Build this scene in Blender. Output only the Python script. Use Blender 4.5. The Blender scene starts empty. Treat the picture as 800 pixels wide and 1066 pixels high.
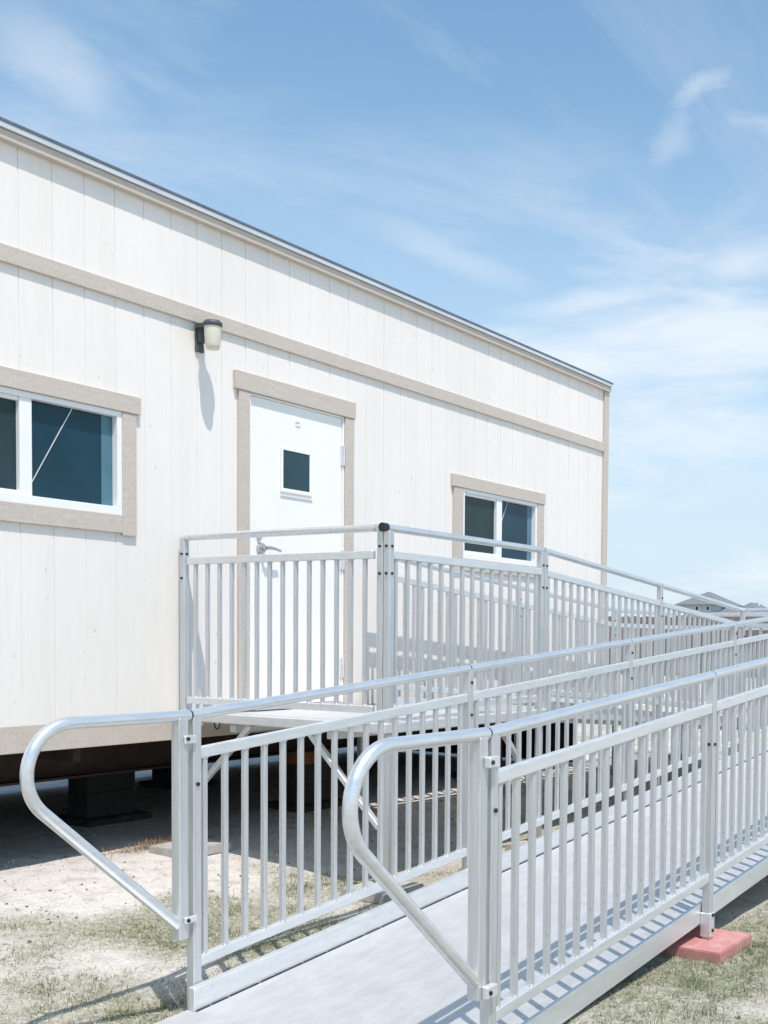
import bpy, bmesh, math, random
import numpy as np
from mathutils import Vector, Matrix, noise
random.seed(7); rng = np.random.default_rng(7)
S = bpy.context.scene
COL = S.collection

# ------------------------------------------------------------------ materials
def new_mat(name):
    m = bpy.data.materials.new(name); m.use_nodes = True
    nt = m.node_tree; b = nt.nodes['Principled BSDF']
    return m, nt, b
def N(nt, typ, **kw):
    n = nt.nodes.new(typ)
    for k, v in kw.items():
        if k in n.inputs.keys() if isinstance(k, str) else False: n.inputs[k].default_value = v
        else: setattr(n, k, v)
    return n
def coords(nt, scale=(1, 1, 1), kind='Object'):
    tc = nt.nodes.new('ShaderNodeTexCoord'); mp = nt.nodes.new('ShaderNodeMapping')
    mp.inputs['Scale'].default_value = scale
    nt.links.new(tc.outputs[kind], mp.inputs['Vector'])
    return mp.outputs['Vector']
def noise_tex(nt, vec, scale, detail=4, rough=.55):
    n = nt.nodes.new('ShaderNodeTexNoise')
    n.inputs['Scale'].default_value = scale; n.inputs['Detail'].default_value = detail
    n.inputs['Roughness'].default_value = rough
    nt.links.new(vec, n.inputs['Vector']); return n
def ramp(nt, fac, stops):
    r = nt.nodes.new('ShaderNodeValToRGB'); cr = r.color_ramp
    while len(cr.elements) < len(stops): cr.elements.new(.5)
    for e, (p, c) in zip(cr.elements, stops):
        e.position = p; e.color = (*c, 1) if len(c) == 3 else c
    nt.links.new(fac, r.inputs['Fac']); return r
def bump(nt, b, height, strength, dist=.01, prev=None):
    n = nt.nodes.new('ShaderNodeBump'); n.inputs['Strength'].default_value = strength
    n.inputs['Distance'].default_value = dist
    nt.links.new(height, n.inputs['Height'])
    if prev: nt.links.new(prev, n.inputs['Normal'])
    nt.links.new(n.outputs['Normal'], b.inputs['Normal']); return n.outputs['Normal']
def mix(nt, fac, a, bcol, mode='MIX'):
    n = nt.nodes.new('ShaderNodeMix'); n.data_type = 'RGBA'; n.blend_type = mode
    if isinstance(fac, (int, float)): n.inputs[0].default_value = fac
    else: nt.links.new(fac, n.inputs[0])
    for i, v in ((6, a), (7, bcol)):
        if isinstance(v, tuple): n.inputs[i].default_value = (*v, 1)
        else: nt.links.new(v, n.inputs[i])
    return n.outputs[2]
def varied(name, lo, hi, rough=.7, scale=(1, 1, 1), nscale=6, bumpscale=60, bstr=.2, bdist=.003, metallic=0.0, spec=.4, detail=5):
    m, nt, b = new_mat(name)
    v = coords(nt, scale)
    n = noise_tex(nt, v, nscale, detail)
    r = ramp(nt, n.outputs['Fac'], [(.3, lo), (.7, hi)])
    nt.links.new(r.outputs['Color'], b.inputs['Base Color'])
    b.inputs['Roughness'].default_value = rough; b.inputs['Metallic'].default_value = metallic
    b.inputs['Specular IOR Level'].default_value = spec
    if bstr:
        n2 = noise_tex(nt, v, bumpscale, 4); bump(nt, b, n2.outputs['Fac'], bstr, bdist)
    return m
def aluminium(name, lo, hi, scale, r0=.34, r1=.55, ribs=None, metallic=.66):
    m, nt, b = new_mat(name)
    v = coords(nt, scale)
    n = noise_tex(nt, v, 5, 6, .6)
    r = ramp(nt, n.outputs['Fac'], [(.28, lo), (.72, hi)])
    v2 = coords(nt, (1, 1, 1)); n3 = noise_tex(nt, v2, 38, 5, .7)
    sp = ramp(nt, n3.outputs['Fac'], [(.62, (1, 1, 1)), (.74, (.78, .78, .77))])
    nt.links.new(mix(nt, 1.0, r.outputs['Color'], sp.outputs['Color'], 'MULTIPLY'), b.inputs['Base Color'])
    rr = nt.nodes.new('ShaderNodeMapRange'); rr.inputs['To Min'].default_value = r0; rr.inputs['To Max'].default_value = r1
    nt.links.new(n.outputs['Fac'], rr.inputs['Value']); nt.links.new(rr.outputs['Result'], b.inputs['Roughness'])
    b.inputs['Metallic'].default_value = metallic
    nb = bump(nt, b, n.outputs['Fac'], .12, .002)
    if ribs:
        w = nt.nodes.new('ShaderNodeTexWave'); w.wave_type = 'BANDS'; w.bands_direction = ribs[0]
        w.inputs['Scale'].default_value = ribs[1]
        nt.links.new(v2, w.inputs['Vector']); bump(nt, b, w.outputs['Fac'], ribs[2], .002, nb)
    return m

M = {}
M['alu'] = aluminium('mill_finish_aluminium', (.51, .53, .535), (.64, .655, .655), (14, 14, 1.2), .42, .6)
M['alu_rail'] = aluminium('rail_aluminium', (.66, .68, .69), (.77, .785, .79), (1.5, 4, 9), .38, .55)
M['alu_pipe'] = aluminium('handrail_aluminium', (.60, .625, .64), (.74, .76, .77), (1.3, 7, 7), .22, .42)
M['deck'] = aluminium('ribbed_deck_aluminium', (.56, .565, .57), (.65, .65, .65), (1.2, 3, 3), .45, .65, ('X', 22, .25), .55)
nt = M['deck'].node_tree; b = nt.nodes['Principled BSDF']; old = b.inputs['Base Color'].links[0].from_socket
n5 = noise_tex(nt, coords(nt, (2.2, 5, 5)), 3.5, 9, .72); sc = ramp(nt, n5.outputs['Fac'], [(.50, (1, 1, 1)), (.66, (.96, .955, .945))])
nt.links.new(mix(nt, 1.0, old, sc.outputs['Color'], 'MULTIPLY'), b.inputs['Base Color'])
M['bolt'] = varied('dark_steel_bolt', (.02, .02, .025), (.06, .06, .07), .45, bstr=0, metallic=.6)
M['black'] = varied('black_plastic', (.012, .014, .014), (.03, .035, .035), .4, bstr=.05)

# painted textured plywood siding
m, nt, b = new_mat('white_painted_siding')
v = coords(nt, (26, 26, 1.6)); n = noise_tex(nt, v, 2.0, 8, .65)
v2 = coords(nt, (1, 1, .35)); n2 = noise_tex(nt, v2, 1.1, 5)
v3 = coords(nt, (1, 1, .6)); n3 = noise_tex(nt, v3, 26, 3, .4)
r = ramp(nt, n2.outputs['Fac'], [(.3, (.755, .715, .675)), (.7, (.81, .77, .73))])
sp = ramp(nt, n3.outputs['Fac'], [(.70, (1, 1, 1)), (.76, (.80, .79, .77))])
gr = ramp(nt, n.outputs['Fac'], [(.35, (.965, .963, .96)), (.6, (1, 1, 1))])
c1 = mix(nt, 1.0, r.outputs['Color'], sp.outputs['Color'], 'MULTIPLY')
nt.links.new(mix(nt, 1.0, c1, gr.outputs['Color'], 'MULTIPLY'), b.inputs['Base Color'])
b.inputs['Roughness'].default_value = .62; b.inputs['Specular IOR Level'].default_value = .3
old = b.inputs['Base Color'].links[0].from_socket
v4 = coords(nt, (5, 5, .35)); n4 = noise_tex(nt, v4, 1.0, 7, .7)
st = ramp(nt, n4.outputs['Fac'], [(.52, (1, 1, 1)), (.72, (.965, .955, .935))])
nt.links.new(mix(nt, 1.0, old, st.outputs['Color'], 'MULTIPLY'), b.inputs['Base Color'])
bump(nt, b, n.outputs['Fac'], .2, .0025); M['siding'] = m

# tan painted rough trim
m, nt, b = new_mat('tan_painted_trim')
v = coords(nt, (2, 14, 14)); n = noise_tex(nt, v, 4, 7, .65)
v2 = coords(nt); n2 = noise_tex(nt, v2, 70, 4, .7)
r = ramp(nt, n.outputs['Fac'], [(.3, (.50, .44, .385)), (.7, (.565, .50, .44))])
sp = ramp(nt, n2.outputs['Fac'], [(.3, (.86, .85, .84)), (.55, (1, 1, 1))])
nt.links.new(mix(nt, 1.0, r.outputs['Color'], sp.outputs['Color'], 'MULTIPLY'), b.inputs['Base Color'])
b.inputs['Roughness'].default_value = .7; bump(nt, b, n2.outputs['Fac'], .5, .004); M['tan'] = m

M['white_door'] = varied('white_door_paint', (.80, .785, .765), (.84, .83, .81), .4, nscale=2, bumpscale=120, bstr=.03)
M['vinyl'] = varied('white_vinyl', (.76, .77, .77), (.81, .81, .81), .35, nscale=4, bstr=0)
M['edge'] = varied('roof_edge_metal', (.62, .64, .66), (.72, .73, .74), .45, (1, 6, 6), 4, bstr=0, metallic=.4)
M['roof_dark'] = varied('dark_blue_roof_metal', (.09, .11, .14), (.14, .16, .19), .5, (4, 1, 1), 5, bstr=.1)
M['dark_metal'] = varied('dark_bronze_metal', (.055, .065, .07), (.085, .095, .10), .5, nscale=9, bstr=.05)
M['lens'] = varied('cream_ribbed_lens', (.60, .57, .47), (.70, .67, .57), .35, nscale=6, bstr=.05)
M['chrome'] = varied('satin_chrome', (.45, .46, .46), (.6, .6, .6), .3, nscale=9, bstr=0, metallic=.9)
def glass(name, base, rough):
    m, nt, b = new_mat(name)
    v = coords(nt, (1.2, 1, 1)); n = noise_tex(nt, v, 2.2, 3)
    r = ramp(nt, n.outputs['Fac'], [(.3, tuple(c * .75 for c in base)), (.75, tuple(c * 1.25 for c in base))])
    nt.links.new(r.outputs['Color'], b.inputs['Base Color'])
    b.inputs['Roughness'].default_value = rough; b.inputs['IOR'].default_value = 1.36
    return m
M['glass_blue'] = glass('dark_blue_glass', (.007, .042, .066), .05)
M['glass_screen'] = glass('screened_dark_glass', (.018, .040, .046), .22)
M['glass_teal'] = glass('teal_glass', (.02, .055, .072), .05)
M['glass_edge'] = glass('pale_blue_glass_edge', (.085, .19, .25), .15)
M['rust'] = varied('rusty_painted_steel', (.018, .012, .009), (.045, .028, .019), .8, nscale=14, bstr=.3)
M['orange_rust'] = varied('orange_rusty_timber', (.16, .05, .018), (.30, .10, .035), .8, nscale=8, bstr=.3)
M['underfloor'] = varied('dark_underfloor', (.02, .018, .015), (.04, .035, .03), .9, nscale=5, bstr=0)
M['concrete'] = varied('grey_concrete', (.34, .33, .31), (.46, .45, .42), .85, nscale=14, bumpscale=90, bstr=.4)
M['block'] = varied('shade_darkened_block', (.022, .022, .021), (.045, .044, .042), .9, nscale=10, bumpscale=80, bstr=.5)  # colour darkened to carry the shade under the building
M['brick'] = varied('red_paver', (.43, .18, .17), (.50, .225, .21), .8, nscale=9, bumpscale=150, bstr=.5, bdist=.002)

nt = M['brick'].node_tree; b = nt.nodes['Principled BSDF']; old = b.inputs['Base Color'].links[0].from_socket
n5 = noise_tex(nt, coords(nt), 16, 8, .7); sc = ramp(nt, n5.outputs['Fac'], [(.46, (0, 0, 0)), (.70, (.5, .5, .5))])
nt.links.new(mix(nt, sc.outputs['Color'], old, (.55, .42, .37)), b.inputs['Base Color'])
# ground: pale sandy dirt with drier, greener and stony patches
m, nt, b = new_mat('sandy_ground')
v = coords(nt)
big = noise_tex(nt, v, .9, 5, .6); mid = noise_tex(nt, v, 7, 6, .65); fine = noise_tex(nt, v, 60, 6, .75)
c = ramp(nt, mid.outputs['Fac'], [(.28, (.52, .48, .445)), (.5, (.73, .695, .66)), (.72, (.80, .775, .745))])
f = ramp(nt, fine.outputs['Fac'], [(.30, (.42, .38, .34)), (.43, (.90, .89, .87)), (.75, (1.08, 1.07, 1.06))])
c1 = mix(nt, 1.0, c.outputs['Color'], f.outputs['Color'], 'MULTIPLY')
at = nt.nodes.new('ShaderNodeAttribute'); at.attribute_name = 'grassiness'
gm = nt.nodes.new('ShaderNodeMath'); gm.operation = 'MULTIPLY'
gmr = ramp(nt, mid.outputs['Fac'], [(.35, (.45, .45, .45)), (.6, (1, 1, 1))])
nt.links.new(at.outputs['Fac'], gm.inputs[0]); nt.links.new(gmr.outputs['Color'], gm.inputs[1])
clump = noise_tex(nt, v, 24, 6, .7)
gcol = ramp(nt, clump.outputs['Fac'], [(.34, (.09, .115, .045)), (.47, (.20, .215, .115)), (.58, (.42, .40, .29)), (.75, (.60, .56, .47))])
c2 = mix(nt, gm.outputs[0], c1, gcol.outputs['Color'])
nt.links.new(c2, b.inputs['Base Color'])
b.inputs['Roughness'].default_value = .95; b.inputs['Specular IOR Level'].default_value = .1
nb = bump(nt, b, mid.outputs['Fac'], .5, .05); bump(nt, b, fine.outputs['Fac'], .9, .015, nb)
M['ground'] = m

def blade_mat(name, stops):
    m, nt, b = new_mat(name)
    at = nt.nodes.new('ShaderNodeAttribute'); at.attribute_name = 'tone'
    r = ramp(nt, at.outputs['Fac'], stops); nt.links.new(r.outputs['Color'], b.inputs['Base Color'])
    b.inputs['Roughness'].default_value = .7; b.inputs['Specular IOR Level'].default_value = .25
    return m
M['blades'] = blade_mat('grass_blades', [(0, (.10, .13, .055)), (.35, (.22, .235, .12)), (.6, (.36, .34, .24)), (1, (.62, .58, .49))])
M['dry'] = blade_mat('dry_brown_blades', [(0, (.17, .09, .05)), (.6, (.30, .20, .12)), (1, (.42, .33, .22))])
M['pebble'] = blade_mat('pebbles', [(0, (.10, .09, .08)), (.5, (.33, .29, .25)), (1, (.62, .58, .53))])
M['house_wall'] = varied('pale_blue_house_wall', (.34, .40, .44), (.40, .45, .49), .8, (1, 1, 12), 3, bstr=0)
M['house_white'] = varied('white_house_trim', (.74, .75, .76), (.80, .80, .80), .6, bstr=0)
M['house_roof'] = varied('grey_shingle_roof', (.15, .165, .18), (.20, .215, .23), .9, (1, 1, 1), 3, bstr=0)
M['house_glass'] = varied('dark_house_window', (.015, .02, .03), (.03, .04, .05), .15, bstr=0)
M['fence'] = varied('weathered_fence_boards', (.16, .125, .105), (.27, .215, .18), .85, (6, 6, .6), 3, bstr=0)

# ------------------------------------------------------------------ mesh builder
class MB:
    def __init__(s): s.v = []; s.f = []; s.sm = []
    def add(s, verts, faces, smooth=False):
        o = len(s.v); s.v += [tuple(map(float, p)) for p in verts]
        for f in faces: s.f.append(tuple(i + o for i in f)); s.sm.append(smooth)
    def box(s, x0, x1, y0, y1, z0, z1):
        s.add([(x0, y0, z0), (x1, y0, z0), (x1, y1, z0), (x0, y1, z0), (x0, y0, z1), (x1, y0, z1), (x1, y1, z1), (x0, y1, z1)],
              [(3, 2, 1, 0), (4, 5, 6, 7), (0, 1, 5, 4), (1, 2, 6, 5), (2, 3, 7, 6), (3, 0, 4, 7)])
        return s
    def sbar(s, p0, p1, w, h):
        """bar between two points, vertical end cuts, width w across, height h (vertical)"""
        p0 = Vector(p0); p1 = Vector(p1); d = p1 - p0; d.z = 0; d.normalize()
        n = Vector((-d.y, d.x, 0)) * w / 2; u = Vector((0, 0, h / 2))
        V = [p0 - n - u, p0 + n - u, p0 + n + u, p0 - n + u, p1 - n - u, p1 + n - u, p1 + n + u, p1 - n + u]
        s.add(V, [(0, 1, 2, 3), (7, 6, 5, 4), (0, 4, 5, 1), (1, 5, 6, 2), (2, 6, 7, 3), (3, 7, 4, 0)]); return s
    def bar(s, p0, p1, w, h, up=(0, 0, 1)):
        p0 = Vector(p0); p1 = Vector(p1); d = (p1 - p0).normalized(); n = d.cross(Vector(up)).normalized(); u = n.cross(d)
        n = n * w / 2; u = u * h / 2
        V = [p0 - n - u, p0 + n - u, p0 + n + u, p0 - n + u, p1 - n - u, p1 + n - u, p1 + n + u, p1 - n + u]
        s.add(V, [(0, 1, 2, 3), (7, 6, 5, 4), (0, 4, 5, 1), (1, 5, 6, 2), (2, 6, 7, 3), (3, 7, 4, 0)]); return s
    def tube(s, pts, r, seg=16, cap=True):
        pts = [Vector(p) for p in pts]; rs = r if isinstance(r, (list, tuple)) else [r] * len(pts)
        t0 = (pts[1] - pts[0]).normalized(); a = Vector((0, 0, 1)) if abs(t0.z) < .9 else Vector((0, 1, 0))
        n = t0.cross(a).normalized(); V = []; F = []
        for i, p in enumerate(pts):
            t = (pts[min(i + 1, len(pts) - 1)] - pts[max(i - 1, 0)]).normalized()
            n = (n - t * n.dot(t)).normalized(); bq = t.cross(n)
            for k in range(seg):
                a = 2 * math.pi * k / seg; V.append(p + (n * math.cos(a) + bq * math.sin(a)) * rs[i])
        for i in range(len(pts) - 1):
            for k in range(seg):
                F.append((i * seg + k, i * seg + (k + 1) % seg, (i + 1) * seg + (k + 1) % seg, (i + 1) * seg + k))
        s.add(V, F, True)
        if cap:
            s.add(V[:seg], [tuple(reversed(range(seg)))]); s.add(V[-seg:], [tuple(range(seg))])
        return s
    def cyl(s, p0, p1, r, seg=16): return s.tube([p0, p1], r, seg)

W = {}          # world origin of every object
def link(o, parent, org):
    COL.objects.link(o); org = Vector(org); W[o] = org
    if parent is not None: o.parent = parent; o.location = org - W[parent]
    else: o.location = org
    return o
def build(mb, name, mat, parent=None, org=None, bevel=0.0, seg=1):
    org = Vector(org) if org is not None else (W[parent] if parent is not None else Vector((0, 0, 0)))
    me = bpy.data.meshes.new(name)
    me.from_pydata([tuple(Vector(p) - org) for p in mb.v], [], mb.f)
    for p, sm in zip(me.polygons, mb.sm): p.use_smooth = sm
    if bevel or True:
        bm = bmesh.new(); bm.from_mesh(me)
        bmesh.ops.recalc_face_normals(bm, faces=bm.faces)
        if bevel:
            es = [e for e in bm.edges if len(e.link_faces) == 2 and e.calc_face_angle(0) > .6 and not any(f.smooth for f in e.link_faces)]
            bmesh.ops.bevel(bm, geom=es, offset=bevel, segments=seg, affect='EDGES', clamp_overlap=True)
        bm.to_mesh(me); bm.free()
    if isinstance(mat, str): mat = M[mat]
    me.materials.append(mat)
    return link(bpy.data.objects.new(name, me), parent, org)
def dup(o, parent, org):
    c = o.copy(); return link(c, parent, org)
def tag(o, label=None, cat=None, group=None, kind=None):
    if label: o['label'] = label
    if cat: o['category'] = cat
    if group: o['group'] = group
    if kind: o['kind'] = kind
    return o
def thing(name, org, label, cat, group=None):
    o = bpy.data.objects.new(name, None); o.empty_display_size = .1
    link(o, None, org); return tag(o, label, cat, group)

# ------------------------------------------------------------------ ground
def sm(t): t = min(1, max(0, t)); return t * t * (3 - 2 * t)
def gz(x, y):
    z = -.93 + .10 * sm((y + 1.7) / 1.9)
    z -= .042 * sm((-1.75 - x) / .6) * sm((-1.1 - y) / .6)
    d = max(abs(x), abs(y))
    if d < 12: z += .010 * noise.noise((x * 1.3, y * 1.3, 0)) + .006 * noise.noise((x * 5, y * 5, 3))
    return z
def grassy(x, y):
    """0..1 how much grass grows here"""
    n = noise.noise((x * .9, y * .9, 7)) * .75 + noise.noise((x * 2.6, y * 2.6, 9)) * .65 + noise.noise((x * 8, y * 8, 2)) * .3
    if y > -.35 and x < 5.4: base = .0 - sm((y + .35) / .5) * .6          # bare sand along the building
    elif y > -3.3 and x < 6: base = .02 + .48 * sm((-.55 - y) / .6)
    else: base = .50
    if abs(y + 3.62) < .22: base += .35                                   # lush strip along the kerb of the ramp
    if -2.1 < y < -1.75 and x > -1.9: base += .2
    return min(1, max(0, base + n))
xs = np.unique(np.concatenate([np.arange(-6, 8.01, .09), np.linspace(8, 30, 24), np.geomspace(30, 3000, 16), -np.geomspace(6, 3000, 18)]).round(3))
ys = np.unique(np.concatenate([np.arange(-6, 6.01, .09), np.linspace(6, 30, 24), np.geomspace(30, 3000, 16), -np.geomspace(6, 3000, 18)]).round(3))
gv = [(x, y, gz(x, y)) for y in ys for x in xs]; nx = len(xs)
gf = [(j * nx + i, j * nx + i + 1, (j + 1) * nx + i + 1, (j + 1) * nx + i) for j in range(len(ys) - 1) for i in range(nx - 1)]
me = bpy.data.meshes.new('ground'); me.from_pydata(gv, [], gf); me.materials.append(M['ground'])
for p in me.polygons: p.use_smooth = True
a = me.attributes.new('grassiness', 'FLOAT', 'POINT'); a.data.foreach_set('value', [grassy(x, y) for x, y, z in gv])
tag(link(bpy.data.objects.new('ground', me), None, (0, 0, 0)), kind='structure')

def strips(name, mat, items):
    """items: (x,y,z, heading, tilt, length, width, bend, tone) -> one mesh of bent blades"""
    V = []; F = []; T = []
    for (x, y, z, h, t, L, w, bd, tone) in items:
        d = Vector((math.cos(h), math.sin(h), 0)); n = Vector((-d.y, d.x, 0)) * w / 2
        p0 = Vector((x, y, z)); up = Vector((0, 0, 1))
        p1 = p0 + (d * math.cos(t) + up * math.sin(t)) * L * .55
        t2 = t - bd; p2 = p1 + (d * math.cos(t2) + up * math.sin(t2)) * L * .45
        o = len(V); V += [p0 - n, p0 + n, p1 - n * .8, p1 + n * .8, p2]
        F += [(o, o + 1, o + 3, o + 2), (o + 2, o + 3, o + 4)]; T += [tone] * 5
    me = bpy.data.meshes.new(name); me.from_pydata([tuple(v) for v in V], [], F); me.materials.append(M[mat])
    a = me.attributes.new('tone', 'FLOAT', 'POINT'); a.data.foreach_set('value', T)
    return bpy.data.objects.new(name, me)
items = []
def scatter(x0, x1, y0, y1, n, thr=.0):
    for _ in range(n):
        x = random.uniform(x0, x1); y = random.uniform(y0, y1); g = grassy(x, y)
        if random.random() > g * 1.05 + thr: continue
        green = random.random() < .42 + .5 * max(0, noise.noise((x * 2.1, y * 2.1, 20))) + (.35 if abs(y + 3.62) < .22 else 0)
        dry = not green
        tilt = random.uniform(.02, .35) if dry else random.uniform(.15, 1.1)
        items.append((x, y, gz(x, y) + (.004 if dry else -.002), random.uniform(0, 6.283), tilt,
                      random.uniform(.012, .042), random.uniform(.0014, .003), random.uniform(0, .7),
                      random.uniform(.0, .45) if green else random.uniform(.5, 1)))
scatter(-3.6, -.4, -2.5, .1, 85000, .010)
scatter(-.4, 3.5, -2.3, -1.3, 12000)
scatter(-2.3, 3.2, -4.9, -3.4, 90000, .02)
def clumps(x0, x1, y0, y1, n):
    for _ in range(n):
        cx, cy = random.uniform(x0, x1), random.uniform(y0, y1); g = grassy(cx, cy)
        if g < .38 or random.random() > g: continue
        rad = random.uniform(.012, .05); tn = random.uniform(.0, .3) if random.random() < .65 else random.uniform(.45, .8)
        for _k in range(int(14 + rad * 900)):
            x, y = random.gauss(cx, rad), random.gauss(cy, rad)
            items.append((x, y, gz(x, y) - .002, random.uniform(0, 6.283), random.uniform(.35, 1.35), random.uniform(.018, .052), random.uniform(.0016, .003),
                          random.uniform(0, .9), min(1, max(0, tn + random.uniform(-.1, .2)))))
clumps(-3.4, -.4, -2.3, -.5, 520)
clumps(-.4, 3.5, -2.2, -1.4, 120)
clumps(-2.2, 2.6, -4.7, -3.55, 620)
tag(link(strips('grass', 'blades', items), None, (0, 0, 0)), kind='stuff')
# pebbles and crumbs
V = []; F = []; T = []
for _ in range(2600):
    x = random.uniform(-3.2, 6); y = random.uniform(-4.8, 1.2)
    if random.random() < .35: y = random.uniform(-1.2, .4)
    r = random.choice((.003, .004, .005, .007, .010)) * random.uniform(.7, 1.3); z = gz(x, y); o = len(V); t = random.random()
    for k in range(5):
        a = k * 1.2566 + random.uniform(-.2, .2); V.append((x + math.cos(a) * r, y + math.sin(a) * r * .8, z - .002))
    for k in range(5):
        a = k * 1.2566 + random.uniform(-.2, .2); V.append((x + math.cos(a) * r * .6, y + math.sin(a) * r * .5, z + r * .7))
    F += [(o + k, o + (k + 1) % 5, o + 5 + (k + 1) % 5, o + 5 + k) for k in range(5)] + [tuple(o + 5 + k for k in range(5))]; T += [t] * 10
me = bpy.data.meshes.new('pebbles'); me.from_pydata(V, [], F); me.materials.append(M['pebble'])
a = me.attributes.new('tone', 'FLOAT', 'POINT'); a.data.foreach_set('value', T)
tag(link(bpy.data.objects.new('pebbles', me), None, (0, 0, 0)), kind='stuff')
# dry tufts at the edge of the building's shade
def tuft(cx, cy, n, spread, L, label, mat='dry'):
    it = [(cx + random.gauss(0, spread[0]), cy + random.gauss(0, spread[1]), 0, random.uniform(0, 6.28), random.uniform(.3, 1.3),
           random.uniform(*L), random.uniform(.0015, .003), random.uniform(0, .8), random.random()) for _ in range(n)]
    it = [(x, y, gz(x, y) - .004, *r) for (x, y, _, *r) in it]
    z = gz(cx, cy); it = [(x - cx, y - cy, zz - z, *r) for (x, y, zz, *r) in it]
    tag(link(strips('grass_tuft', mat, it), None, (cx, cy, z)), label, 'grass tuft', 'dry grass tufts by the building')
tuft(-.62, .16, 900, (.16, .05), (.03, .09), 'dry brown grass tuft on the sand at the edge of the shade under the building')

# ------------------------------------------------------------------ the modular building
XL, XR, ZT, DEP = -7.6, 4.945, 3.03, 3.05
bld = thing('modular_building', (0, 0, gz(0, 0)), 'white modular office building with grooved siding and tan trim on blocks', 'building')
def part(mb, name, mat, parent=bld, bevel=0, org=None): return build(mb, name, mat, parent, org, bevel)
openings = [(-2.2, -1.0, 1.144, 1.736), (2.388, 3.58, 1.13, 1.712), (0.0, .914, -.02, 2.033)]
gx = [-.035 + .2 * k for k in range(-40, 30)]
edges = sorted(set([XL, XR] + [g for g in gx if XL < g < XR] + [o[0] for o in openings] + [o[1] for o in openings]))
fr = MB()
for a0, a1 in zip(edges[:-1], edges[1:]):
    if a1 - a0 < .004: continue
    gw = lambda e: next((.0048 if k % 6 == 0 else (.0022, .0034, .0028)[k % 3] for k, g in enumerate(gx) if abs(e - g) < 1e-6), 0)
    x0 = a0 + gw(a0); x1 = a1 - gw(a1)
    segs = [(-.016, ZT - .02)]
    for (o0, o1, z0, z1) in openings:
        if o0 < (a0 + a1) / 2 < o1:
            ns = []
            for s0, s1 in segs:
                if z0 > s0 + .01: ns.append((s0, z0))
                if z1 < s1: ns.append((z1, s1))
            segs = ns
    for s0, s1 in segs:
        fr.box(x0, x1, 0, .014, s0, s1)
        fr.box(a0, a1, .0035, .0135, s0, s1)       # groove floor
part(fr, 'siding', 'siding')
part(MB().box(XL, XR - .002, .02, .06, -.012, 2.95).box(XL, XR - .01, .06, DEP - .03, 2.85, 2.95), 'inner_lining', 'underfloor') if False else None
part(MB().box(XR - .02, XR - .002, .016, DEP, -.016, ZT - .02), 'end_wall', 'siding', bevel=.001)
part(MB().box(XL, XL + .02, .016, DEP, -.016, ZT - .02), 'end_wall', 'siding')
part(MB().box(XL + .02, XR - .02, DEP - .014, DEP, -.016, ZT - .02), 'back_wall', 'siding')
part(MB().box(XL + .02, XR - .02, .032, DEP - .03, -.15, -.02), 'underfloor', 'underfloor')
part(MB().box(XL, XR, -.004, .03, -.1626, -.0165), 'skirt_board', 'tan', bevel=.003)
part(MB().box(XR - .03, XR, .032, DEP, -.1626, -.0165), 'skirt_board', 'tan')
part(MB().box(XL, XR - .09, -.022, -.001, 2.365, 2.455), 'belt_trim', 'tan', bevel=.003)
part(MB().box(XR - .088, XR + .0, -.022, -.001, -.014, 2.972).box(XR + .0005, XR + .006, -.0215, .08, -.0135, 2.972), 'corner_trim', 'tan', bevel=.002)
part(MB().box(XL, XR + .0065, -.042, -.001, 2.972, 3.022), 'fascia', 'tan', bevel=.003)
rf = part(MB().box(XL, XR + .012, -.06, DEP + .06, 3.052, 3.066), 'roof', 'roof_dark')
part(MB().box(XL, XR + .0105, -.056, -.03, 3.024, 3.05), 'drip_edge', 'edge', rf)
part(MB().box(XR + .002, XR + .0095, -.029, DEP + .05, 3.024, 3.05), 'drip_edge', 'edge', rf)
rb = MB()
for k in range(int((XR - XL) / .12)):
    rb.box(XL + k * .12, XL + k * .12 + .035, -.02, DEP, 3.0665, 3.074)
part(rb, 'standing_rib', 'roof_dark', rf)
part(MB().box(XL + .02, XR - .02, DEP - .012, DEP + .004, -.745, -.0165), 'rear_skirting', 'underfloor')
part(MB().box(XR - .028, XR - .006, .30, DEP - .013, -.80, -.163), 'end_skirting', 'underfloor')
part(MB().box(XL + .006, XL + .028, .30, DEP - .013, -.80, -.163), 'end_skirting', 'underfloor')  # out of view, added to keep light out below the floor
for y in (.55, 2.35):
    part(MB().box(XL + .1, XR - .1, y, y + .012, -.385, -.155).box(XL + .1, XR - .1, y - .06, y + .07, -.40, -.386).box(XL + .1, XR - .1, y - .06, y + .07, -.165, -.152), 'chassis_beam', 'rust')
cb = MB()
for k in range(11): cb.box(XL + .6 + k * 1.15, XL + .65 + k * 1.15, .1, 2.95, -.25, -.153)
part(cb, 'cross_member', 'rust')

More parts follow.
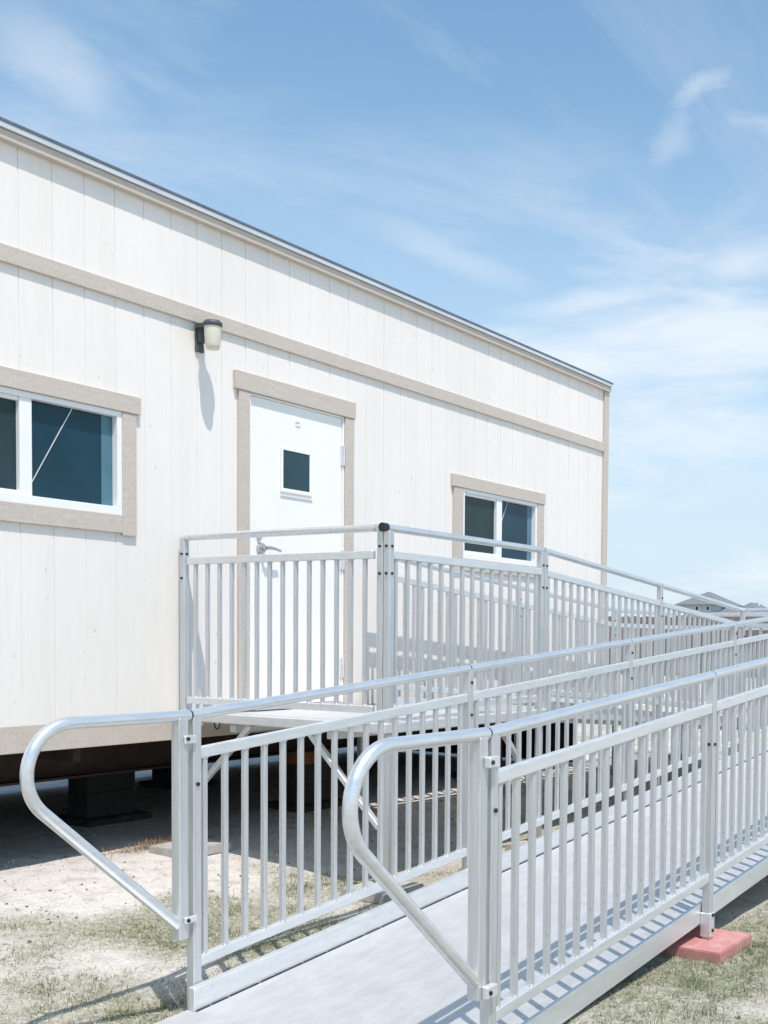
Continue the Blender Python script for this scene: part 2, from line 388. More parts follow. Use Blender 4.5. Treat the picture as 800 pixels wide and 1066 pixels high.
def window(x0, x1, z0, z1, mx0, mx1, hx0, hx1, hz, sx0, sx1, sz, label):
    """opening, mullion, head trim extents, side trim extents"""
    t = MB().box(hx0, hx1, -.028, -.001, z1 - .002, hz)
    t.box(sx0, x0 + .001, -.022, -.001, sz, z1 - .003).box(x1 - .001, sx1, -.022, -.001, sz, z1 - .003).box(x0 + .002, x1 - .002, -.0215, -.001, sz + .012, z0 + .003)
    w = part(t, 'window', 'tan', bevel=.002); w['label'] = label
    f = MB(); e = .032
    f.box(x0, x1, -.014, .05, z1 - .034, z1 - .003).box(x0, x1, -.014, .05, z0 + .004, z0 + .05)
    f.box(x0, x0 + e, -.0135, .05, z0 + .05, z1 - .034).box(x1 - e, x1, -.0135, .05, z0 + .05, z1 - .034)
    f.box(mx0, mx1, -.006, .045, z0 + .05, z1 - .034)
    f.box(x0 + e, mx0, .002, .04, z1 - .055, z1 - .034).box(x0 + e, mx0, .002, .04, z0 + .05, z0 + .072)
    build(f, 'frame', 'vinyl', w, bevel=.002)
    build(MB().box(x0 + e, mx0, .024, .028, z0 + .072, z1 - .055), 'pane', 'glass_screen', w)
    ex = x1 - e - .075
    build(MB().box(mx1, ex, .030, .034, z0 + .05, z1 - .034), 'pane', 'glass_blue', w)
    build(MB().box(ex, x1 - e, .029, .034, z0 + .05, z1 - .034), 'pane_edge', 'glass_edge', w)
    return w
w = window(-2.2, -1.0, 1.144, 1.736, -1.639, -1.567, -2.32, -.878, 1.833, -2.29, -.905, 1.035, 'larger window of two dark panes')
build(MB().bar((-1.563, .026, 1.245), (-1.30, .026, 1.70), .0045, .0045, (0, 1, 0)), 'pale_line', 'edge', w)  # thin pale diagonal line across the pane
w = window(2.388, 3.58, 1.13, 1.712, 2.914, 2.998, 2.232, 3.70, 1.81, 2.262, 3.69, 1.02, 'window behind the platform railing')
build(MB().bar((3.0, .026, 1.42), (3.13, .026, 1.675), .0045, .0045, (0, 1, 0)), 'pale_line', 'edge', w)  # shorter pale diagonal line on this pane
# door
dr = part(MB().box(.012, .902, .004, .045, .012, 2.02), 'door', 'white_door', bevel=.002)
t = MB().box(-.14, 1.02, -.028, -.001, 2.035, 2.15).box(-.105, -.012, -.022, -.001, -.01, 2.034).box(.918, 1.01, -.022, -.001, -.01, 2.034)
build(t, 'door_trim', 'tan', dr, bevel=.002)
build(MB().box(-.011, .0105, -.008, .05, -.01, 2.033).box(.9035, .917, -.008, .05, -.01, 2.033).box(.0106, .9034, -.008, .05, 2.022, 2.0335), 'door_frame', 'white_door', dr, bevel=.002)
vf = MB().box(.285, .307, -.006, .0035, 1.435, 1.735).box(.564, .586, -.006, .0035, 1.435, 1.735).box(.3071, .5639, -.006, .0035, 1.715, 1.735).box(.3071, .5639, -.006, .0035, 1.435, 1.461)
build(vf, 'vision_frame', 'white_door', dr, bevel=.002)
build(MB().box(.307, .564, -.001, .0035, 1.461, 1.715), 'vision_pane', 'glass_teal', dr)
build(MB().box(.285, .595, -.004, .003, 1.408, 1.413), 'ledge', 'white_door', dr)
build(MB().box(.43, .47, .001, .0038, 1.915, 1.925).box(.43, .475, .001, .0038, 1.888, 1.897), 'sticker', 'edge', dr)
for z in (1.76, 1.02, .25): build(MB().cyl((.908, -.014, z - .07), (.908, -.014, z + .07), .008, 10).box(.89, .908, -.009, .003, z - .07, z + .07), 'hinge', 'edge', dr)
h = MB().cyl((.10, .004, 1.045), (.10, -.02, 1.045), .034, 20).cyl((.10, -.02, 1.045), (.10, -.055, 1.045), .013, 12)
h.tube([(.10, -.055, 1.045), (.13, -.06, 1.047), (.18, -.06, 1.043), (.23, -.055, 1.034)], [.012, .012, .010, .009], 12)
build(h, 'handle', 'chrome', dr)
build(MB().cyl((.085, .004, 1.115), (.085, -.016, 1.115), .017, 16), 'deadbolt', 'chrome', dr)
build(MB().box(.0, .914, -.06, .0035, -.012, .009), 'threshold', 'alu', dr)

# wall lamp
lp = thing('wall_lamp', (-.42, 0, 2.18), 'dark wall lamp with a cream jar lens mounted left of the door', 'lamp')
bk = MB().box(-.455, -.392, -.016, -.001, 2.195, 2.34).box(-.448, -.40, -.05, -.0165, 2.25, 2.338)
build(bk, 'bracket', 'dark_metal', lp, bevel=.003)
build(MB().tube([(-.445, -.145, 2.325), (-.445, -.145, 2.33), (-.445, -.145, 2.35), (-.445, -.145, 2.362)], [.048, .057, .057, .045], 24).box(-.47, -.42, -.14, -.02, 2.33, 2.354), 'cap', 'dark_metal', lp)
build(MB().tube([(-.445, -.145, 2.326), (-.445, -.145, 2.30), (-.445, -.145, 2.215), (-.445, -.145, 2.195), (-.445, -.145, 2.19)], [.050, .050, .044, .039, .028], 24), 'lens', 'lens', lp)

# piers under the building
def pier(x, y, label, rust=False):
    z = gz(x, y); t = thing('support_pier', (x, y, z), label, 'pier', 'block piers under the building')
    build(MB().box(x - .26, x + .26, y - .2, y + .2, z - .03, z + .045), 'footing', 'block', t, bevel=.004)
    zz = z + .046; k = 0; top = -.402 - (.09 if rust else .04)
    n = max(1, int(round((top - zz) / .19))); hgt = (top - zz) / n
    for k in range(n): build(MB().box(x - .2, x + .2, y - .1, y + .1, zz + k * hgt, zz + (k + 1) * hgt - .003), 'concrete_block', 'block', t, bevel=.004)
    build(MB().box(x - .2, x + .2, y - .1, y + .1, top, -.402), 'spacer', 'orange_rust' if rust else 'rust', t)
pier(-.15, 1.25, 'dark block pier below the building, left of the platform')
pier(-3.4, .58, 'dark block pier under the building left of the picture edge')
pier(1.2, .58, 'block pier with an orange timber spacer under the building behind the platform', True)
pier(3.6, .58, 'block pier under the right end of the building', True)
pier(-.9, 2.35, 'block pier far back under the building on the left')
pier(1.5, 2.35, 'block pier far back under the middle of the building')

# ------------------------------------------------------------------ ramps and platforms
YO, YI = -1.5699, -.242                 # guards of the upper run
YL, YR = -2.1408, -3.4687               # guards of the lower run
X1, PL, SL = -2.4364, 1.8314, .0790     # lower run: first joint, panel length, slope
ZA = .1722; Zh = 1.0573; XP = -.581; XF = 1.0761; XT = XF + 2 * PL
PS = .02                                # half post
PICKET = {}
def beads(mb, h):
    for z0, z1, a0, a1 in ((-h / 2 + .022, -h / 2 + .037, .0165, .0108), (h / 2 - .038, h / 2 - .024, .0108, .0155)):
        V = [(sx_ * a, sy_ * a, z) for a, z in ((a0, z0), (a1, z1)) for sx_, sy_ in ((-1, -1), (1, -1), (1, 1), (-1, 1))]
        mb.add(V, [(3, 2, 1, 0), (4, 5, 6, 7), (0, 1, 5, 4), (1, 2, 6, 5), (2, 3, 7, 6), (3, 0, 4, 7)])
    return mb
def picket_mesh(h):
    key = round(h, 3)
    if key not in PICKET:
        o = build(beads(MB().box(-.0105, .0105, -.0105, .0105, -h / 2, h / 2), h), 'picket', 'alu', None, (0, 0, 0), .0015)
        PICKET[key] = o.data; COL.objects.unlink(o); bpy.data.objects.remove(o); 
    return PICKET[key]
def guard(parent, A, B, n, top=.146, bot=.935, first=None, mass=False, rail=True, inset=.022):
    """guard panel between two joints given by their handrail centres A, B; n pickets"""
    A = Vector(A); B = Vector(B); d = B - A; L = d.length; u = d / math.hypot(d.x, d.y); dh = Vector((d.x, d.y, 0)).normalized()
    a = A + u * inset; e = B - u * inset
    mb = MB(); dz = Vector((0, 0, 1))
    mb.sbar(a - dz * top, e - dz * top, .032, .042).sbar(a - dz * bot, e - dz * bot, .032, .040)
    g = build(mb, 'guard_panel', 'alu_rail', parent, (A + B) / 2, .003)
    hgt = bot - top + .02; me = picket_mesh(hgt); Lh = math.hypot(d.x, d.y)
    f = .07 if first is None else first; last = Lh - f
    big = MB()
    for k in range(n):
        s = f + (last - f) * k / (n - 1); p = A + u * s; c = Vector((p.x, p.y, p.z - (top + bot) / 2))
        if mass: big.box(c.x - .0105, c.x + .0105, c.y - .0105, c.y + .0105, c.z - hgt / 2, c.z + hgt / 2)
        else: link(bpy.data.objects.new('picket', me), g, c)
    if mass: tag(build(big, 'picket', 'alu', g), kind='stuff')
    if rail:
        h = build(MB().cyl(A + u * .004, B - u * .004, .021, 20), 'handrail', 'alu_pipe', parent, (A + B) / 2)
    return g
def post(parent, x, y, ztop, zbot, s=.04, bolts=(), name='post'):
    p = build(MB().box(x - s / 2, x + s / 2, y - s / 2, y + s / 2, zbot, ztop), name, 'alu', parent, (x, y, zbot), .003)
    for (f, z) in bolts:
        if f == 'y': c0, c1 = (x, y - s / 2, z), (x, y - s / 2 - .006, z)
        elif f == 'x': c0, c1 = (x - s / 2, y, z), (x - s / 2 - .006, y, z)
        build(MB().cyl(c0, c1, .0075, 10), 'bolt', 'bolt', p)
    return p
def collar(parent, P, axis):
    P = Vector(P); a = Vector(axis).normalized() * .004
    build(MB().cyl(P - a, P + a, .0195, 16), 'joint', 'bolt', parent)
def loop(parent, y, s):
    """end loop of the handrail with its own post and bracket"""
    R_ = .165; zc = .172 - R_; xc = -2.925 - (.02 if s > 0 else 0); pts = [(X1 - .005, y, .172), (-2.6, y, .172), (-2.8, y, .172)]
    for k in range(0, 24):
        a = math.radians(90 + 138 * k / 23); pts.append((xc + R_ * math.cos(a), y, zc + R_ * math.sin(a)))
    e = pts[-1]
    for t in (.25, .5, .75, 1): pts.append((e[0] + (-2.485 - e[0]) * t, y, e[2] + (-.612 - e[2]) * t))
    lp = build(MB().tube(pts, .0215, 22), 'handrail_loop', 'alu_pipe', parent, (X1, y, .17))
    px = X1 - .045
    p = build(MB().box(px - .022, px + .022, y - .022, y + .022, -.66, .165), 'loop_post', 'alu', lp, (px, y, -.66), .003)
    for z0_, z1_ in ((.07, .105), (-.655, -.615)) if s < 0 else ((.07, .10), (-.60, -.575)):
        build(MB().box(px - .004, px + .052, y - (.047 if s < 0 else .034), y - .0225, z0_, z1_), 'bracket', 'alu_rail', lp, None, .003)
    for z in (.088, -.588, -.635):
        if (s > 0 and z < -.6) or (s < 0 and -.6 < z < 0): continue
        build(MB().cyl((px + .008, y - .02, z), (px + .008, y - .052 if s < 0 else y - .04, z), .007, 10), 'bolt', 'bolt', lp)
def rz(k): return ZA + SL * PL * k      # handrail height at joint k of the lower run

# lower run
low = thing('access_ramp', (X1, (YL + YR) / 2, gz(-2.4, -2.8)), 'lower aluminium access ramp in front, rising from the ground with two looped handrail ends', 'ramp', 'runs of the switchback ramp')
LJ = [X1 + PL * k for k in range(4)] + [XT + .02]
dk = lambda x: ZA + SL * (x - X1) - 1.098           # deck surface
def ramp_deck(parent, x0, x1, zf, ya, yb, plank=.915, curbs=True, y_in=.068):
    xx = x0; first = True
    while xx < x1 - .05:
        xe = min(xx + plank, x1); m_ = MB()
        y0, y1 = min(ya, yb) + y_in, max(ya, yb) - y_in
        p = [(xx + .0012, zf(xx)), (xe - .0012, zf(xe))]
        m_.sbar((p[0][0], (y0 + y1) / 2, p[0][1] - .02), (p[1][0], (y0 + y1) / 2, p[1][1] - .02), y1 - y0, .04)
        build(m_, 'deck_plank', 'deck', parent, (xx, (y0 + y1) / 2, zf(xx)), .0015); xx = xe
    if curbs:
        for y, s in ((min(ya, yb), 1), (max(ya, yb), -1)):
            outer = zf is dk and s > 0; th_ = .018 if outer else .033; hh_, zc_ = (.095, .0145) if outer else (.105, .0345) if zf is dk else (.095, .029)
            c = MB(); yc = y + s * (.0255 + th_ / 2)
            c.sbar((x0, yc, zf(x0) + zc_), (x1, yc, zf(x1) + zc_), th_, hh_)
            yf = y + s * (.0255 + th_ + .0205); c.sbar((x0, yf, zf(x0) - .0445), (x1, yf, zf(x1) - .0445), .04, .008)
            build(c, 'kerb', 'alu_rail', parent, ((x0 + x1) / 2, y, zf(x0)), .003)
ramp_deck(low, X1 - .03, XT, dk, YL, YR)
for y, s_ in ((YL, -1), (YR, 1)):
    gk = MB(); x = X1 - .02; random.seed(3)
    while x < XT - .1:
        xe = x + random.uniform(.03, .16); yc = y + s_ * (.0635 if y == YL else .050)
        gk.sbar((x, yc, dk(x) + .0005), (xe, yc, dk(xe) + .0005), .006, .004); x = xe + random.uniform(.004, .02)
    tag(build(gk, 'gap_shade', 'black', low, None), kind='stuff')  # black dashes paint in the shade of the gap between deck and kerb
random.seed(11)
# sloping toe plate down to the ground
tp = MB(); z0 = dk(X1 - .03); xe = X1 - .70; ze = -.968
tp.sbar((X1 - .032, (YL + YR) / 2, z0 - .004), (xe, (YL + YR) / 2, ze), abs(YR - YL) - .04, .010)
build(tp, 'toe_plate', 'deck', low, (X1, -2.8, z0), .001)
for y, sgn in ((YL, 1), (YR, -1)):
    loop(low, y, sgn)
    for k in range(4):
        big = (sgn > 0 and k == 3) or (sgn < 0 and k >= 2)
        guard(low, (LJ[k], y, rz(0) + SL * (LJ[k] - X1)), (LJ[k + 1], y, rz(0) + SL * (LJ[k + 1] - X1)), 17, bot=.935 if sgn > 0 else .914, mass=big)
    for k in range(5):
        x = LJ[k] + (.022 if k == 0 else 0); zt = ZA + SL * (x - X1)
        zb = gz(x, y) + (.045 if k else -.005)
        bl = [('y', zt - .10), ('y', zt - .245)] if sgn < 0 else [('y', zt - .26)] if k == 0 else [('y', zt - .235), ('y', zt - .07)]
        if k and sgn < 0: bl = [('y', zt - .31), ('x', zt - .31)]
        p = post(low, x, y, zt, zb, .04, bl if k < 4 else ())
        if k < 4: collar(low, (LJ[k], y, ZA + SL * (LJ[k] - X1)), (1, 0, SL))
        if k:   # foot bracket clamped round the kerb
            zd = dk(x)
            build(MB().box(x - .026, x + .026, y - .025, y + .0253, zd - .09, zd + .02), 'foot_bracket', 'alu_rail', p, None, .003)
            bb = MB()
            for z in (zd - .06, zd + .01): bb.cyl((x, y - .02, z), (x, y - .031, z), .008, 10)
            build(bb, 'bolt', 'bolt', p)
jb = MB()
for k in range(6): jb.box(LJ[0] + .4 + k * 1.2, LJ[0] + .45 + k * 1.2, YR + .08, YL - .08, dk(LJ[0] + .4 + k * 1.2) - .10, dk(LJ[0] + .4 + k * 1.2) - .042)
build(jb, 'cross_bearer', 'alu_rail', low) if False else None

# entrance platform
ZD = -.02
plat = thing('landing_platform', (.25, -.85, gz(.25, -.85)), 'raised aluminium entrance platform with picket railing at the white door', 'platform', 'platforms of the switchback ramp')
yy = YO + .03
while yy < -.05:
    ye = min(yy + .19, -.03)
    build(MB().box(XP + .03, XF - .002, yy + .001, ye - .001, ZD - .035, ZD), 'deck_plank', 'deck', plat, (XP, yy, ZD), .0015); yy = ye
ed = MB().box(XP - .055, XP + .027, YO - .06, -.03, -.042, .012).box(XP + .0275, XF + .03, YO - .06, YO + .027, -.042, .012)
build(ed, 'edge_frame', 'alu_rail', plat, None, .004)
build(MB().box(XP + .03, XF, -.45, -.40, -.10, -.058).box(XP + .03, XF, -1.2, -1.15, -.10, -.058), 'joist', 'alu_rail', plat)
g = guard(plat, (XP, -.064, Zh), (XP, YO + .045, Zh), 14, .143, .977, .083)
g = guard(plat, (XP + .0, YO - .012, Zh), (XF, YO, Zh), 15, .143, .977, .085)
post(plat, XP, -.05, Zh, gz(XP, 0) + .05, .04, [('x', Zh - .10), ('x', Zh - .245), ('y', Zh - .10)])
post(plat, XP, YO + .012, Zh - .02, -.04, .04, [('x', Zh - .10), ('x', Zh - .245)])
post(plat, XP + .002, YO - .032, Zh - .02, gz(XP, YO) + .05, .042, [('x', Zh - .10), ('x', Zh - .245), ('y', Zh - .10), ('y', Zh - .245)])
build(MB().cyl((XP - .034, YO - .012, Zh), (XP + .004, YO - .012, Zh), .024, 20), 'end_cap', 'black', plat)
build(MB().cyl((XP, YO + .045, Zh), (XP, YO + .02, Zh), .021, 20), 'end_cap', 'alu_pipe', plat)
post(plat, XF - .024, YO, Zh - .01, gz(XF, YO) + .05, .04, [('y', Zh - .10), ('y', Zh - .245)])
post(plat, XF - .03, -.064, -.04, gz(XF, 0) + .05, .04)
for (y0, z0, y1, z1) in ((-.60, -.05, -.085, -.52), (-1.03, -.05, YO + .02, -.56)):
    build(MB().bar((XP + .002, y0, z0), (XP + .002, y1, z1), .03, .036, (1, 0, 0)), 'brace', 'alu_rail', plat, None, .003)
build(MB().bar((.55, YO, -.05), (XF - .03, YO, -.56), .03, .036, (0, 1, 0)), 'brace', 'alu_rail', plat, None, .003)
build(MB().tube([(XP + .0, -.30, -.045), (XP, -.31, -.075), (XP, -.325, -.085), (XP, -.34, -.075), (XP, -.35, -.045)], .004, 8), 'lifting_ring', 'bolt', plat)

# upper run
up = thing('access_ramp', (XF, (YO + YI) / 2, gz(2.9, -.9)), 'upper aluminium access ramp sloping down along the wall from the entrance platform', 'ramp', 'runs of the switchback ramp')
zu = lambda x: Zh - SL * (x - XF); du = lambda x: zu(x) - 1.083
ramp_deck(up, XF + .004, XT, du, YO, YI)
for y in (YO, YI):
    for k in range(2):
        a, e = XF + PL * k, XF + PL * (k + 1)
        if y == YI and k == 0: a = 1.04
        guard(up, (a, y, zu(a)), (e, y, zu(e)), 17, mass=(y == YI and k == 1))
    for k in range(3):
        x = XF + PL * k + (.022 if k == 0 else 0)
        if y == YI and k == 0: x = 1.04
        z = zu(x); post(up, x, y, z, gz(x, y) + .045 if k else du(x) - .06, .04, [('y', z - .10), ('y', z - .245)] + ([('x', z - .10), ('x', z - .245)] if y == YI else []))
        collar(up, (XF + PL * k, y, zu(XF + PL * k)), (1, 0, -SL)) if y == YO else None

# turning platform beyond the corner of the building
ZTn = zu(XT); zd = ZTn - 1.09; XE = XT + 1.62
tn = thing('landing_platform', (XT + .8, -1.85, gz(5.5, -1.8)), 'far aluminium turning platform joining the two ramp runs past the building corner', 'platform', 'platforms of the switchback ramp')
yy = YR + .03
while yy < YI - .05:
    ye = min(yy + .3, YI - .03)
    build(MB().box(XT + .004, XE - .03, yy + .001, ye - .001, zd - .035, zd), 'deck_plank', 'deck', tn, (XT, yy, zd), .0015); yy = ye
build(MB().box(XE - .027, XE + .055, YR - .05, YI + .05, zd - .03, zd + .03).box(XT + .03, XE - .0275, YR - .05, YR + .027, zd - .03, zd + .03).box(XT + .03, XE - .0275, YI - .027, YI + .05, zd - .03, zd + .03), 'edge_frame', 'alu_rail', tn, None, .004)
guard(tn, (XT + .02, YO, ZTn), (XT + .02, YL, ZTn), 5)
guard(tn, (XE, YI, ZTn), (XE, (YI + YR) / 2, ZTn), 15)
guard(tn, (XE, (YI + YR) / 2, ZTn), (XE, YR, ZTn), 15)
guard(tn, (XT + .02, YI, ZTn), (XE, YI, ZTn), 15)
guard(tn, (XT + .02, YR, ZTn), (XE, YR, ZTn), 15)
for x, y in ((XE, YI), (XE, (YI + YR) / 2), (XE, YR)): post(tn, x, y, ZTn, gz(x, y) + .045)

# footings
def pad(x, y, sx, sy, mat, label, th=.05, name='footing_slab'):
    z = gz(x, y) - .006
    o = build(MB().box(x - sx, x + sx, y - sy, y + sy, z, z + th), name, mat, None, (x, y, z), .005, 2)
    tag(o, label, 'slab', 'slabs under the ramp posts', 'thing')
pad(-.615, -3.46, .20, .155, 'brick', 'red concrete paver under the right hand ramp post', .052)
pad(XP, -.10, .19, .15, 'concrete', 'grey slab under the platform leg nearest the building wall', .056)
pad(XP + .01, YO, .17, .15, 'concrete', 'grey slab under the corner leg of the entrance platform', .056)
pad(XF - .02, YO, .17, .15, 'concrete', 'grey slab under the leg where the upper ramp meets the platform', .056)
pad(XF - .03, -.10, .16, .12, 'concrete', 'grey slab under the platform leg beside the building at its right end', .056)
for k in (1, 2, 3, 4):
    pad(LJ[k], YL, .15, .13, 'concrete', ['', 'grey slab under the first inner post up the lower ramp', 'grey slab under the second inner post up the lower ramp', 'grey slab under the third inner post up the lower ramp', 'grey slab under the inner post where the lower ramp meets the turning platform'][k])
for k in (2, 3, 4):
    pad(LJ[k], YR, .2, .15, 'brick', ['', '', 'red paver under the second outer post up the lower ramp', 'red paver under the third outer post up the lower ramp', 'red paver under the outer post where the lower ramp meets the turning platform'][k])
for k in (1, 2):
    for y in (YO, YI):
        pad(XF + PL * k, y, .15, .13, 'concrete', 'grey slab under the %s %s post of the upper ramp' % ('middle' if k == 1 else 'far', 'wall side' if y == YI else 'open side'))
for i, y in enumerate((YI, (YI + YR) / 2, YR)):
    pad(XE, y, .15, .13, 'concrete', 'grey slab under the %s far post of the turning platform' % ('wall side', 'middle', 'open side')[i])

# ------------------------------------------------------------------ far background
def house(name, cx, cy, lx, ly, zg, zw, zr, label, wins, chim=False):
    t = thing(name, (cx, cy, zg), label, 'house', 'houses beyond the fence')
    wl = build(MB().box(cx - lx, cx + lx, cy - ly, cy + ly, zg, zw), 'wall', 'house_wall', t)
    e = .55; r = MB(); rl = max(.2, ly - lx) if ly > lx else 0; rw = lx - ly if lx > ly else 0
    b_ = [(cx - lx - e, cy - ly - e, zw), (cx + lx + e, cy - ly - e, zw), (cx + lx + e, cy + ly + e, zw), (cx - lx - e, cy + ly + e, zw)]
    lo = [(x, y, z - .16) for x, y, z in b_]
    r.add(lo + b_ + [(cx - rw, cy - rl, zr), (cx + rw, cy + rl, zr)],
          [(3, 2, 1, 0), (0, 1, 5, 4), (1, 2, 6, 5), (2, 3, 7, 6), (3, 0, 4, 7)] +
          ([(4, 5, 8), (5, 6, 9, 8), (6, 7, 9), (7, 4, 8, 9)] if ly >= lx else [(4, 5, 9, 8), (5, 6, 9), (6, 7, 8, 9), (7, 4, 8)]))
    rf = build(r, 'roof', 'house_roof', t)
    if chim: build(MB().box(cx - .15, cx + .15, cy - ly * .4, cy - ly * .4 + .3, zr - .6, zr + .5), 'vent', 'house_white', rf)
    for (y, z, w_, h_) in wins:
        wn = build(MB().box(cx - lx - .04, cx - lx - .005, y - w_ / 2 - .12, y + w_ / 2 + .12, z - .12, z + h_ + .12), 'window', 'house_white', t)
        build(MB().box(cx - lx - .06, cx - lx - .042, y - w_ / 2, y + w_ / 2, z, z + h_), 'pane', 'house_glass', wn)
    return t
zg = -.93
h1 = house('house', 200, 79.8, 5, 4.3, zg, 7.45, 10.0, 'tall pale grey hip roofed house with two small dark windows beyond the fence', [(80.2, 6.35, .55, .7), (78.0, 6.35, .55, .7), (82.0, 3.4, 1.0, 1.4)])
wg = build(MB().box(194.3, 199, 71.6, 75.4, zg, 5.5), 'wing', 'house_wall', h1)
r_ = MB(); r_.add([(193.8, 71.2, 5.5), (199, 71.2, 5.5), (199, 77.6, 5.5), (193.8, 77.6, 5.5), (193.8, 71.2, 5.75), (199, 71.2, 5.75), (199, 77.6, 5.75), (193.8, 77.6, 5.75), (198, 74.0, 7.3), (198, 75.2, 7.3)],
   [(3, 2, 1, 0), (0, 1, 5, 4), (1, 2, 6, 5), (2, 3, 7, 6), (3, 0, 4, 7), (4, 5, 8), (5, 6, 9, 8), (6, 7, 9), (7, 4, 8, 9)])
build(r_, 'roof', 'house_roof', wg)
build(MB().box(193.6, 194.2, 71.4, 76.6, 3.6, 4.9).box(193.7, 193.9, 71.5, 71.7, zg, 3.6).box(193.7, 193.9, 76.3, 76.5, zg, 3.6), 'porch', 'house_white', h1)
house('house', 215, 76.2, 5, 2.6, zg, 6.3, 8.4, 'lower grey house with a roof vent partly behind the tall house', [(75.5, 2.0, 1.2, 1.2)], True)
house('house', 200, 60.5, 5, 6.5, zg, 4.6, 6.4, 'low pale house at the right end of the far row', [(58.4, 1.1, 1.2, 1.0), (62.6, 1.1, 1.2, 1.0)])
fn = thing('wooden_fence', (34, 10, zg), 'long brown weathered board fence standing far behind the turning platform', 'fence')
y = -8.0; bf = MB(); k = 0
while y < 26:
    hh = 1.40 + .03 * math.sin(k * 2.3); bf.box(34 + (.01 if k % 2 else 0), 34.02 + (.01 if k % 2 else 0), y, y + .138, zg + .04, hh); y += .15; k += 1
build(bf, 'board_panel', 'fence', fn)
for k in range(15): build(MB().box(34.035, 34.13, -8 + k * 2.4, -7.9 + k * 2.4, zg, 1.0), 'post', 'fence', fn)

# ------------------------------------------------------------------ light and sky
SUN = Vector((-.24, -.40, 1.0)).normalized()
el = math.asin(SUN.z); az = math.atan2(SUN.x, SUN.y)
sl = bpy.data.lights.new('sun', 'SUN'); sl.energy = 3.55; sl.angle = math.radians(.53); sl.color = (1.0, .915, .855)
so = bpy.data.objects.new('sun', sl); COL.objects.link(so); so.rotation_euler = (-SUN).to_track_quat('-Z', 'Y').to_euler(); so.location = (0, 0, 20)
w = bpy.data.worlds.new('World'); S.world = w; w.use_nodes = True; nt = w.node_tree
bg = nt.nodes['Background']; bg.inputs['Strength'].default_value = .15
sky = nt.nodes.new('ShaderNodeTexSky'); sky.sky_type = 'NISHITA'; sky.sun_disc = False
sky.sun_elevation = el; sky.sun_rotation = az; sky.altitude = 0; sky.air_density = 1.0; sky.dust_density = 1.2; sky.ozone_density = 1.6
tc = nt.nodes.new('ShaderNodeTexCoord'); sx = nt.nodes.new('ShaderNodeSeparateXYZ'); nt.links.new(tc.outputs['Generated'], sx.inputs[0])
def mth(op, a, b=None):
    n = nt.nodes.new('ShaderNodeMath'); n.operation = op
    for i, q in enumerate((a, b)):
        if q is None: continue
        if isinstance(q, (int, float)): n.inputs[i].default_value = q
        else: nt.links.new(q, n.inputs[i])
    return n.outputs[0]
zc = mth('ADD', mth('MAXIMUM', sx.outputs['Z'], 0.0), .14)
cx_ = mth('DIVIDE', sx.outputs['X'], zc); cy_ = mth('DIVIDE', sx.outputs['Y'], zc)
cb = nt.nodes.new('ShaderNodeCombineXYZ'); nt.links.new(cx_, cb.inputs[0]); nt.links.new(cy_, cb.inputs[1])
def cloud(scale, loc, rot, sc, detail, dist, stops, rough=.6):
    mp = nt.nodes.new('ShaderNodeMapping'); mp.inputs['Scale'].default_value = scale; mp.inputs['Location'].default_value = loc
    mp.inputs['Rotation'].default_value = (0, 0, rot); nt.links.new(cb.outputs[0], mp.inputs['Vector'])
    n = noise_tex(nt, mp.outputs[0], sc, detail, rough); n.inputs['Distortion'].default_value = dist
    return ramp(nt, n.outputs['Fac'], stops).outputs['Color']
c1 = cloud((.55, 1.5, 1), (3.1, 1.7, 0), .5, 1.3, 7, .5, [(.56, (0, 0, 0)), (.80, (.45, .45, .45))], .58)
c2 = cloud((.5, 2.4, 1), (7.3, 2.2, 0), -.5, 1.0, 8, .9, [(.57, (0, 0, 0)), (.82, (.28, .28, .28))], .62)
hz = ramp(nt, sx.outputs['Z'], [(0.0, (.92, .92, .92)), (.12, (.80, .80, .80)), (.26, (.46, .46, .46)), (.42, (.12, .12, .12)), (.6, (0, 0, 0))]).outputs['Color']
azi = mth('ARCTAN2', sx.outputs['Y'], sx.outputs['X'])
cb2 = nt.nodes.new('ShaderNodeCombineXYZ'); nt.links.new(mth('MULTIPLY', azi, 2.0), cb2.inputs[0]); nt.links.new(mth('MULTIPLY', sx.outputs['Z'], 7.5), cb2.inputs[1])
n3 = noise_tex(nt, cb2.outputs[0], 1.7, 7, .58); n3.inputs['Distortion'].default_value = .6
b3 = ramp(nt, n3.outputs['Fac'], [(.46, (0, 0, 0)), (.66, (.85, .85, .85))]).outputs['Color']
low_ = ramp(nt, sx.outputs['Z'], [(.0, (.9, .9, .9)), (.25, (1, 1, 1)), (.33, (.45, .45, .45)), (.43, (.0, .0, .0))]).outputs['Color']
c3 = mth('MULTIPLY', b3, low_)
wn = noise_tex(nt, cb.outputs[0], 9, 6, .65)
vs = nt.nodes.new('ShaderNodeVectorMath'); vs.operation = 'SUBTRACT'; nt.links.new(wn.outputs['Color'], vs.inputs[0]); vs.inputs[1].default_value = (.5, .5, .5)
vm = nt.nodes.new('ShaderNodeVectorMath'); vm.operation = 'SCALE'; vm.inputs['Scale'].default_value = .11; nt.links.new(vs.outputs[0], vm.inputs[0])
va = nt.nodes.new('ShaderNodeVectorMath'); va.operation = 'ADD'; nt.links.new(cb.outputs[0], va.inputs[0]); nt.links.new(vm.outputs[0], va.inputs[1])
m1 = mth('MAXIMUM', mth('MAXIMUM', c1, c2), c3)
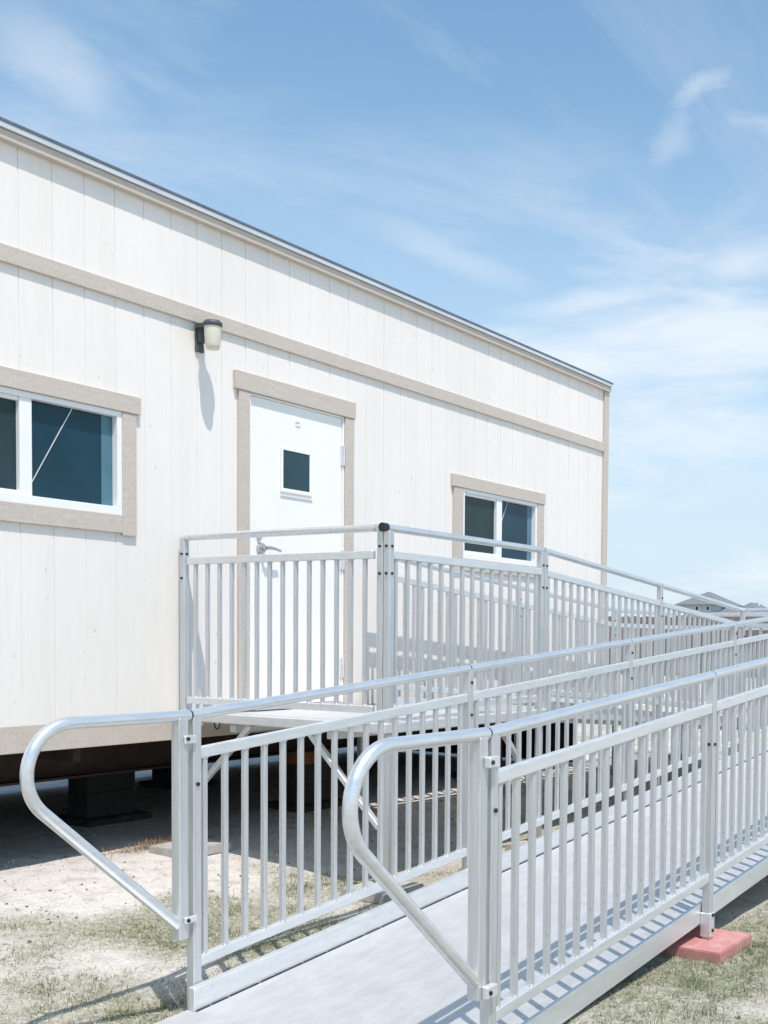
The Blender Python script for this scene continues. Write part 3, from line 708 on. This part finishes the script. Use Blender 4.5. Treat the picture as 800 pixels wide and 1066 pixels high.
for (cx0, cy0, L_, w_, ang, amt) in ((1.469, .631, .06, .028, -2.232, .40), (1.564, .717, .09, .028, -2.416, .26), (1.593, .595, .06, .035, -.37, .30),
                                    (1.0, 1.348, .16, .07, .457, .42), (2.012, 1.08, .19, .06, -1.506, .55), (1.99, .772, .11, .08, -1.775, .6), (1.702, 1.229, .2, .05, -.216, .3)):
    mp = nt.nodes.new('ShaderNodeMapping'); mp.vector_type = 'TEXTURE'
    mp.inputs['Location'].default_value = (cx0, cy0, 0); mp.inputs['Rotation'].default_value = (0, 0, ang); mp.inputs['Scale'].default_value = (L_, w_, 1)
    nt.links.new(va.outputs[0], mp.inputs['Vector'])
    ln = nt.nodes.new('ShaderNodeVectorMath'); ln.operation = 'LENGTH'; nt.links.new(mp.outputs[0], ln.inputs[0])
    mr = nt.nodes.new('ShaderNodeMapRange'); mr.interpolation_type = 'SMOOTHSTEP'
    mr.inputs['From Min'].default_value = 0; mr.inputs['From Max'].default_value = 1.5; mr.inputs['To Min'].default_value = amt; mr.inputs['To Max'].default_value = 0
    nt.links.new(ln.outputs['Value'], mr.inputs['Value']); m1 = mth('MAXIMUM', m1, mr.outputs['Result']);
blue = mix(nt, 1.0, sky.outputs['Color'], (.75, 1.03, 1.04), 'MULTIPLY')
skyc = mix(nt, m1, mix(nt, hz, blue, (3.7, 4.35, 5.0)), (4.75, 5.05, 5.4))
nt.links.new(skyc, bg.inputs['Color'])

# ------------------------------------------------------------------ camera
cam = bpy.data.cameras.new('camera'); co = bpy.data.objects.new('camera', cam); COL.objects.link(co)
R_ = [[0.5045783285460119, -0.863279569775148, 0.012210436951558603], [0.03132843610776014, 0.03244101238463519, 0.9989825372880659], [0.8627973339392947, 0.5036824050175817, -0.043414230650215095]]
mw = Matrix.Identity(4)
for i in range(3): mw[i][0] = R_[0][i]; mw[i][1] = R_[1][i]; mw[i][2] = -R_[2][i]; 
mw.translation = (-5.43389, -5.45408, .4697)
co.matrix_world = mw
cam.sensor_fit = 'HORIZONTAL'; cam.sensor_width = 36; cam.lens = 1193.727 / 800 * 36
cam.shift_x = -(575.155 - 400) / 800; cam.shift_y = (717.95 - 533) / 800
cam.clip_start = .05; cam.clip_end = 10000
S.camera = co
S.view_settings.view_transform = 'Standard'; S.view_settings.look = 'None'; S.view_settings.gamma = 1; S.view_settings.exposure = .34
S.view_settings.use_curve_mapping = False
S.render.resolution_x = 768; S.render.resolution_y = 1024
